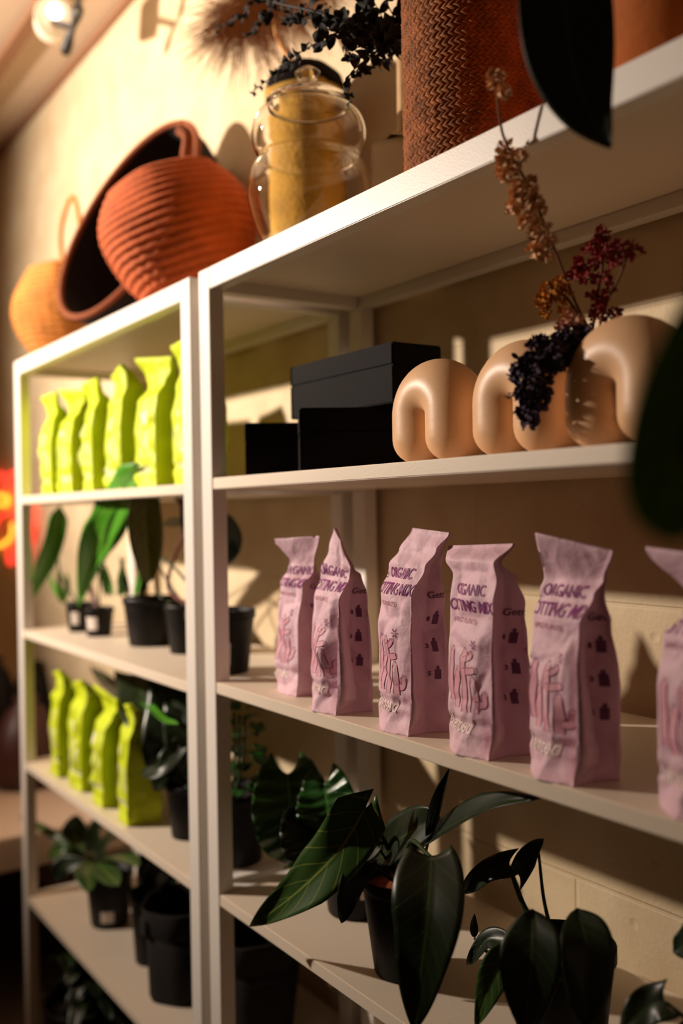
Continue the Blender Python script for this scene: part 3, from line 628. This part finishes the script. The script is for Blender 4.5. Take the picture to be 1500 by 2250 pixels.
# tipped felt basket
t = thing('felt_basket', 'large dark felt basket tipped over with its mouth open, light brown rim', 'basket', (-2.02, .16, ZT+.2), 0, 'baskets on the top shelf')
cen = P(280, 482, .12)-t.location
maj = (RT*.52+UP*.86).normalized(); nax = (-RT*.84-UP*.46-FW*.60); nax = (nax-maj*nax.dot(maj)).normalized(); mn = nax.cross(maj)
V = []; Fc = []; N = 56; RR = .248
rings = [(1.0, 0), (1.03, .004), (1.0, -.006), (.99, -.05), (.93, -.11), (.80, -.17), (.55, -.215), (.0, -.225), (.50, -.205), (.76, -.16), (.90, -.10), (.965, -.04), (.975, .0)]
sc_ = lambda a: (1, .36)
for (r, h) in rings:
    for k in range(N):
        a = 2*PI*k/N; bend = .035*math.cos(a)**2
        V.append(cen + maj*RR*r*math.cos(a) + mn*RR*.60*r*math.sin(a) + nax*(h+bend*0) + (-nax)*0)
for i in list(range(2, 12)):
    for k in range(N): Fc.append((i*N+k, i*N+(k+1) % N, (i+1)*N+(k+1) % N, (i+1)*N+k))
meshobj('basket_body', V, Fc, M['felt'], t)
rimp = [cen + maj*RR*1.0*math.cos(2*PI*k/64) + mn*RR*.60*math.sin(2*PI*k/64) for k in range(65)]
tube('rim', rimp, .0075, M['feltrim'], t, raw=True)
tube('handle', [P(395, 285, .14)-t.location, P(412, 300, .15)-t.location, P(408, 345, .15)-t.location], .012, M['feltrim'], t)
# rust ribbed basket
t = thing('ribbed_basket', 'rust-red ribbed fabric basket with a rounded belly, left of the glass jar', 'basket', (-1.79, .166, ZT), 0, 'baskets on the top shelf')
prof = [(0, 0), (.05, 0)]
for k in range(0, 121):
    s = k/120; r = .054 + (.150-.054)*math.sin(PI/2*min(1, s/.62))**.85 if s < .62 else .150-.050*((s-.62)/.38)**1.8
    prof.append((r+.0022*math.sin(k*.92), .002+.268*s))
prof += [(.096, .272), (.09, .262), (.13, .15), (.0, .02)]
o = lathe('basket_body', prof, M['rust'], t, 96, disp=lambda a, z, r, j: (.0035*math.sin(a*30+z*40)*max(0, 1-z/.16)+.006*math.sin(2*a)+.003*math.sin(5*a+z*20)) if r > .01 and z > .003 else 0)
rm = Matrix.Rotation(math.radians(-17), 3, FW)
for v in o.data.vertices: v.co = rm @ v.co
zmin = min(v.co.z for v in o.data.vertices); ym = max(v.co.y for v in o.data.vertices)
mx = sum((v.co.x for v in o.data.vertices))/len(o.data.vertices)
for v in o.data.vertices: v.co.z -= zmin; v.co.y -= max(0, ym+.166-.325)
# ochre cylinder vase with pampas
CY = P(673, 300, .242); t = thing('ochre_cylinder_vase', 'tall mustard cylinder vase behind the glass jar, dark domed top', 'vase', (CY.x, CY.y, ZT))
ch = P(673, 205, .242).z-ZT
lathe('vase_body', [(0, 0), (.071, 0), (.073, .004)] + [(.073+.0006*math.sin(k*2), .004+(ch-.008)*k/60) for k in range(1, 61)] + [(.073, ch)], M['ochre'], t, 64, disp=lambda a, z, r, j: .0012*math.sin(a*60) if r > .07 else 0)
lathe('lid', [(.0735, ch-.004), (.0735, ch+.004), (.066, ch+.026), (.045, ch+.044), (.016, ch+.052), (.016, ch+.03)], M['darkrim'], t, 48)['label'] = 'dark domed top'
t2 = thing('pampas_grass', 'brown feathery pampas plume standing in the mustard vase', 'dried plant', (CY.x, CY.y, ZT+ch+.03))
b0 = Vector((0, 0, 0)); p1 = P(612, 90, .24)-t2.location; p2 = P(590, -20, .235)-t2.location; p3 = P(540, -110, .22)-t2.location
tube('stem', [b0, p1, p2, p3], .0038, M['pstem'], t2)
rnd = random.Random(5); V = []; Fc = []; ax_ = cat([P(640, -60, .23), P(600, -10, .235), P(545, 20, .235), P(520, 70, .235)], 30)
for k in range(1500):
    b = ax_[rnd.randrange(30)]-t2.location; a = rnd.uniform(0, 2*PI); L = rnd.uniform(.06, .15); d = (RT*math.cos(a)*1.2+UP*(math.sin(a)*.7-.55)+FW*rnd.uniform(-.5, .2)); d.normalize()
    e = b+d*L+Vector((0, 0, -.02)); m_ = b.lerp(e, .5)+UP*.012+RT*rnd.uniform(-.01, .01)
    if e.y+t2.location.y > WY-.01: e.y = WY-.01-t2.location.y
    if m_.y+t2.location.y > WY-.01: m_.y = WY-.01-t2.location.y
    q = cat([b, m_, e], 6); s = d.cross(FW).normalized()*.0008; i0 = len(V)
    for i, pp in enumerate(q): V += [pp+s*(1-i/7), pp-s*(1-i/7)]
    for i in range(5): Fc.append((i0+2*i, i0+2*i+1, i0+2*i+3, i0+2*i+2))
meshobj('plume', V, Fc, M['pampas'], t2)
# glass jar
J = P(678, 300, .112); t = thing('glass_jar', 'clear double-bulged glass jar with ball-knob lid', 'jar', (J.x, J.y, ZT)); t.scale = (1, 1, .955)
outer = [(0, .0), (.045, .0), (.060, .008), (.078, .035), (.091, .07), (.0965, .105), (.090, .140), (.079, .158), (.0765, .163), (.082, .170), (.0885, .190), (.089, .208), (.083, .226), (.070, .240), (.064, .246)]
def smooth_prof(pr, n):
    c = cat([Vector((a, 0, b)) for a, b in pr], n); return [(max(0, p.x), p.z) for p in c]
so = smooth_prof(outer[1:], 56); inn = [(max(0, r-.0024), z+(.003 if z < .02 else 0)) for r, z in so][::-1]
lathe('jar_body', [(0, 0)]+so+inn+[(0, .003)], gl, t, 72)
lo = smooth_prof([(.066, .2485), (.064, .256), (.045, .268), (.026, .276), (.015, .283), (.012, .288)], 24)
kn = [(.012+.0075*math.sin(PI*k/14)+(.0 if k < 8 else -.012*((k-7)/7)), .288+.026*k/14) for k in range(1, 14)]
lathe('lid', [(.060, .2485)]+lo+[(max(.0, r), z) for r, z in kn]+[(0, .314)]+[(0, .281), (.013, .278), (.024, .272), (.043, .264), (.060, .253), (.060, .2485)], gl, t, 64)
# clay bottle
B = P(890, 300, .262); t = thing('shouldered_bottle', 'brown square-shouldered bottle with a tall neck behind the rattan basket', 'bottle', (B.x, B.y, ZT), .5)
bt = P(890, 300, .262).z-ZT; bm = bmesh.new(); box(bm, -.042, .042, -.042, .042, 0, bt-.012, .006); bmobj('bottle_body', bm, M['bottle'], t, smooth=False)
lathe('shoulder', [(.055, bt-.014), (.038, bt-.004), (.016, bt+.002), (0, bt+.002)], M['bottle'], t, 4)
lathe('neck', [(.0135, bt-.004), (.0125, bt+.02), (.011, bt+.24), (.013, bt+.245), (.009, bt+.245), (.009, bt)], M['bottle'], t, 24)
# rattan basket
BX, BY = -.975, .172; t = thing('rattan_basket', 'reddish brown woven rattan basket with a herringbone weave', 'basket', (BX, BY, ZT), 0, 'baskets on the top shelf')
bh = P(902, 58, .172).z-ZT; br_ = .094
lathe('shade_core', [(0, 0), (br_-.004, 0), (br_-.003, .004), (br_-.003, bh-.003), (br_-.006, bh-.003), (br_-.006, .01), (0, .01)], mat('basket_shadow', '2a120a', .9), t, 64)  # dark inner cylinder, shade behind the weave put into its colour
V = []; Fc = []; nr = 52; nc = 70; random.seed(5)
for r in range(nr):
    z0 = .003+(bh-.008)*r/nr; dz = (bh-.008)/nr
    for c in range(nc):
        a0 = 2*PI*(c+(r % 2)*.5*0)/nc; da = 2*PI/nc; i0 = len(V); sl = .95 if r % 2 == 0 else -.95
        jit = random.random(); sl *= .85+.3*random.random()
        for i in range(4):
            s = i/3
            for j in range(4):
                q = j/3; hgt = (.0028+.0016*jit)*math.sin(PI*(.08+.84*s))**.7*math.sin(PI*(.12+.76*q))**.6
                aa = a0+da*(s*1.12+(q-.5)*sl); zz = z0+dz*(q*1.12-.06)
                rr = br_+hgt-.0012+.0006*jit; V.append((rr*math.cos(aa), rr*math.sin(aa), zz))
        for i in range(3):
            for j in range(3): k = i0+i*4+j; Fc.append((k, k+4, k+5, k+1))
meshobj('woven_wall', V, Fc, M['rattan'], t)
lathe('rim', [(br_-.007, bh-.004), (br_+.003, bh-.004), (br_+.004, bh), (br_+.002, bh+.003), (br_-.006, bh+.003), (br_-.007, bh-.004)], M['rattan'], t, 76, disp=lambda a, z, r, j: .0008*math.sin(a*60))
# terracotta pot with big leaves
t = thing('terracotta_planter', 'large orange terracotta pot with a dark-leaved plant, top right', 'plant', (-.655, .165, ZT))
lathe('pot', [(0, 0), (.105, 0), (.112, .004), (.128, .14), (.135, .19), (.145, .191), (.146, .23), (.138, .232), (.132, .225), (.12, .19), (0, .185)], M['terra'], t, 64)
lathe('soil', [(0, .2), (.125, .195)], M['soil'], t, 24)
tp = Vector((-.655, .165, ZT+.2))
leaf(t, [PD(1225, -210, .80), PD(1236, -60, .82), PD(1252, 110, .83), PD(1285, 230, .83), PD(1340, 325, .82)], .077, LD, 'lance', .05, .12, .02, seed=90, stem=[tp, tp+Vector((-.01, -.1, .2)), PD(1210, -205, .80)], sr=.004, nu=30)
leaf(t, [PD(1610, 560, .45), PD(1560, 760, .45), PD(1510, 940, .45), PD(1475, 1090, .45), PD(1490, 1190, .45)], .05, LG, 'oval', .05, .3, .05, seed=91, stem=[tp, tp+Vector((.26, -.06, .08)), PD(1680, 300, .5), PD(1612, 565, .45)], sr=.004, nu=30)
leaf(t, [PD(1620, 640, .45), PD(1560, 800, .45), PD(1500, 960, .45), PD(1490, 1060, .45)], .04, LD, 'oval', .05, .3, .05, seed=92, stem=[tp, tp+Vector((.26, -.04, .04)), PD(1680, 400, .48), PD(1620, 645, .45)], sr=.004, nu=30)
leaf(t, [tp+Vector((0, 0, .03)), tp+Vector((.05, .03, .2)), tp+Vector((.12, .05, .3))], .09, LM, 'oval', .05, .2, .05, seed=93, stem=[tp, tp+Vector((0, 0, .04))])

# ------------------------------------------------------------------ eucalyptus
t = thing('eucalyptus_branch', 'dark eucalyptus branches with small round leaves leaning left of the rattan basket', 'dried plant', (-1.085, .292, ZT))
root = t.location.copy(); hub = P(897, 92, .19)
tube('stem', [Vector((0, 0, 0)), P(915, 200, .24)-root, hub-root], .003, M['eucs'], t)
rnd = random.Random(7)
def evalw(pl, n=40): return cat([hub]+[P(a, b, y) for a, b, y in pl], n)
EU = [([(780, 50, .10), (690, 25, .06), (600, 4, .05), (560, -15, .05)], .0024, 1), ([(800, 66, .10), (735, 74, .06), (690, 97, .05), (640, 128, .045), (600, 165, .045), (555, 202, .045)], .0012, 1),
      ([(840, 108, .13), (795, 138, .09), (768, 165, .07), (765, 195, .07), (768, 225, .07)], .0013, 1), ([(862, 122, .15), (835, 140, .12), (800, 152, .10), (780, 160, .09)], .0011, .9),
      ([(845, 92, .13), (800, 96, .09), (765, 92, .07), (758, 128, .07)], .0011, .9), ([(840, 60, .13), (790, 10, .10), (760, -30, .08)], .0013, 1.1), ([(872, 50, .16), (850, 5, .14), (845, -30, .13)], .0013, 1.1),
      ([(820, 78, .12), (770, 48, .09), (700, 36, .07), (655, 38, .06), (622, 45, .055)], .0012, 1.1), ([(885, 40, .17), (890, 0, .16), (900, -30, .15)], .0013, 1.1), ([(850, 80, .13), (810, 40, .11), (800, 0, .1), (805, -30, .1)], .0012, 1.1),
      ([(830, 95, .12), (815, 120, .1), (785, 125, .09), (758, 128, .08)], .001, .8), ([(860, 70, .15), (835, 30, .13), (815, -10, .12)], .0012, 1.1), ([(875, 105, .17), (850, 100, .15), (820, 105, .13)], .001, 1.0), ([(845, 75, .13), (800, 82, .1), (765, 75, .09), (735, 55, .08)], .0012, 1.1)]
EX = [([(620, -20, .05), (600, 5, .05), (580, 38, .05), (560, 60, .05), (538, 82, .05)], .0009, .9), ([(560, -5, .05), (535, 30, .05), (508, 44, .05), (482, 58, .05), (474, 74, .05)], .0009, .7)]
def oval(V, Fc, b, d, nrm, L, wd):
    s = d.cross(nrm).normalized(); i0 = len(V); k = 7
    for i in range(k+1):
        tt = i/k; ww = wd/2*math.sin(PI*min(1, .04+tt*.94)**.8)**.7; c_ = b+d*L*tt+nrm*L*.25*math.sin(PI*tt)
        V += [c_-s*ww+nrm*ww*.4, c_, c_+s*ww+nrm*ww*.4]
    for i in range(k):
        for j in range(2): a = i0+i*3+j; Fc.append((a, a+1, a+4, a+3))
for li, (pl, r, sz) in enumerate(EU+EX):
    c = evalw(pl) if li < len(EU) else cat([P(a, b, y) for a, b, y in pl], 40)
    br = tube('branch', [p-root for p in c], lambda q, r=r: r*(1.1-.6*q), M['eucs'], t, raw=True, n=6)
    V = []; Fc = []; L = sum((c[i+1]-c[i]).length for i in range(39)); step = max(1, int(39/(L/.0115))); fade = .45 if li in (1, 2) else .3
    for i in range(3 if li < len(EU) else 1, 40, step):
        tn = (c[min(i+1, 39)]-c[i-1]).normalized(); q = i/39; al = rnd.uniform(0, PI); base = tn.cross(Vector((math.sin(al*3), math.cos(al), .5))).normalized()
        for s in (-1, 1):
            if rnd.random() < .33: continue
            d = (base*s*.85+tn*rnd.uniform(.0, .6)+Vector((0, 0, rnd.uniform(-.5, .1)))).normalized(); nr_ = (d.cross(tn)+Vector((rnd.uniform(-.5, .5), rnd.uniform(-.6, .2), rnd.uniform(-.4, .4)))).normalized()
            nr_ = (nr_-d*nr_.dot(d)).normalized(); sz_ = sz*(1-.62*q**1.6)*rnd.uniform(.8, 1.15)
            oval(V, Fc, c[i]-root, d, nr_, .0205*sz_, .0180*sz_)
    meshobj('leaves', V, Fc, M['euc'], br)

# ------------------------------------------------------------------ dried flowers
def flower_stem(name, label, path, r, blobs, m, m_stem='stemd', psz=.006):
    pts = cat([P(*p) for p in path], 40); o = pts[0].copy()
    t = thing(name, label, 'dried flower', tuple(o), 0, 'dried flowers in the arch vase')
    tube('stem', [p-o for p in pts], r, M[m_stem], t, raw=True, n=6)
    rnd = random.Random(sum(ord(c) for c in label)); V = []; Fc = []; VS = []; FS = []
    for (u, v, y, R, n) in blobs:
        c = P(u, v, y)
        near = min(pts, key=lambda p: (p-c).length); tube_geo(VS, FS, cat([near-o, near.lerp(c, .5)-o+Vector((0, 0, -.003)), c-o], 6), r*.55, 5)
        for k in range(n):
            d = Vector((rnd.gauss(0, 1), rnd.gauss(0, 1), rnd.gauss(0, 1))).normalized(); b = c-o+d*R*rnd.uniform(.25, .85)
            for q in range(3):
                e = (d+Vector((rnd.gauss(0, .8), rnd.gauss(0, .8), rnd.gauss(0, .8)))).normalized(); nn = e.cross(Vector((rnd.random(), rnd.random(), rnd.random()+.1))).normalized()
                oval(V, Fc, b, e, nn, psz*rnd.uniform(.7, 1.3), psz*rnd.uniform(.5, .9))
    meshobj('blossoms', V, Fc, M[m], t)
    if VS: meshobj('twigs', VS, FS, M[m_stem], t)
    return t
E0 = (1300, 735, .10)
flower_stem('dried_larkspur', 'tall pale straw-coloured dried flower spike reaching up across the shelf edge', [E0, (1262, 660, .07), (1215, 540, .04), (1170, 430, .01), (1130, 350, -.01), (1103, 290, -.02), (1090, 190, -.03)], .0015,
    [(1090, 180, -.03, .008, 16), (1104, 200, -.03, .006, 8), (1080, 165, -.03, .006, 6), (1118, 335, -.01, .010, 16), (1105, 355, -.01, .010, 14), (1140, 350, -.01, .008, 10), (1120, 385, -.01, .009, 12), (1145, 430, 0, .012, 22), (1130, 455, 0, .009, 14), (1165, 445, 0, .010, 14), (1180, 465, .01, .009, 10), (1160, 490, .01, .011, 16), (1185, 510, .01, .009, 10), (1180, 545, .02, .011, 14), (1200, 530, .02, .008, 9), (1165, 410, 0, .008, 8), (1105, 375, -.01, .006, 7), (1195, 555, .02, .007, 7)], 'dry', psz=.0075)
flower_stem('dried_statice', 'dark red dried flower sprig, tallest of the reds', [E0, (1310, 660, .08), (1322, 590, .08), (1325, 520, .08)], .0016,
    [(1322, 515, .08, .010, 26), (1300, 540, .08, .010, 24), (1310, 570, .08, .009, 18), (1275, 580, .08, .010, 24), (1265, 600, .08, .010, 22), (1290, 610, .08, .009, 18), (1245, 612, .08, .008, 14), (1330, 535, .08, .008, 12)], 'red', psz=.005)
flower_stem('dried_statice', 'rosy dried flower sprig bending right above the vase', [(1310, 740, .10), (1335, 660, .08), (1360, 610, .08), (1378, 560, .08)], .0015,
    [(1355, 545, .08, .010, 24), (1350, 570, .08, .009, 18), (1390, 552, .08, .010, 22), (1335, 560, .08, .008, 12), (1325, 610, .08, .009, 16), (1340, 640, .08, .008, 14), (1320, 665, .08, .010, 22), (1350, 690, .09, .011, 22), (1300, 650, .08, .008, 10), (1310, 690, .09, .011, 20)], 'red', psz=.005)
flower_stem('dried_yarrow', 'mustard yellow dried flower head left of the reds', [(1296, 735, .09), (1270, 690, .07), (1240, 650, .06), (1215, 640, .05)], .0015,
    [(1205, 640, .05, .012, 36), (1195, 660, .05, .010, 26), (1225, 625, .05, .010, 22), (1200, 685, .05, .007, 12), (1240, 640, .06, .010, 18), (1240, 680, .06, .010, 14)], 'yel', psz=.0045)
flower_stem('dried_limonium', 'blush dried flower tuft just above the violet one', [(1292, 738, .09), (1270, 715, .07), (1252, 705, .06)], .0012,
    [(1250, 705, .05, .009, 14), (1268, 700, .05, .008, 12), (1240, 715, .05, .007, 8)], 'cr', psz=.006)
flower_stem('dried_statice', 'violet dried flower sprig drooping down in front of the middle vase', [(1290, 742, .08), (1250, 760, .04), (1200, 790, .02), (1165, 830, .01), (1160, 900, .01)], .0018,
    [(1280, 735, .06, .012, 24), (1262, 755, .05, .012, 24), (1235, 745, .04, .012, 22), (1240, 780, .04, .012, 22), (1205, 770, .02, .013, 26), (1180, 760, .02, .011, 22), (1215, 800, .02, .011, 22), (1180, 800, .01, .013, 28), (1150, 800, .01, .011, 20), (1145, 830, .01, .011, 18), (1185, 840, .01, .011, 20), (1175, 870, .01, .012, 24), (1145, 870, .01, .010, 18), (1160, 905, .01, .011, 20), (1180, 885, .01, .009, 14), (1162, 925, .01, .007, 10)], 'pur', psz=.0085)
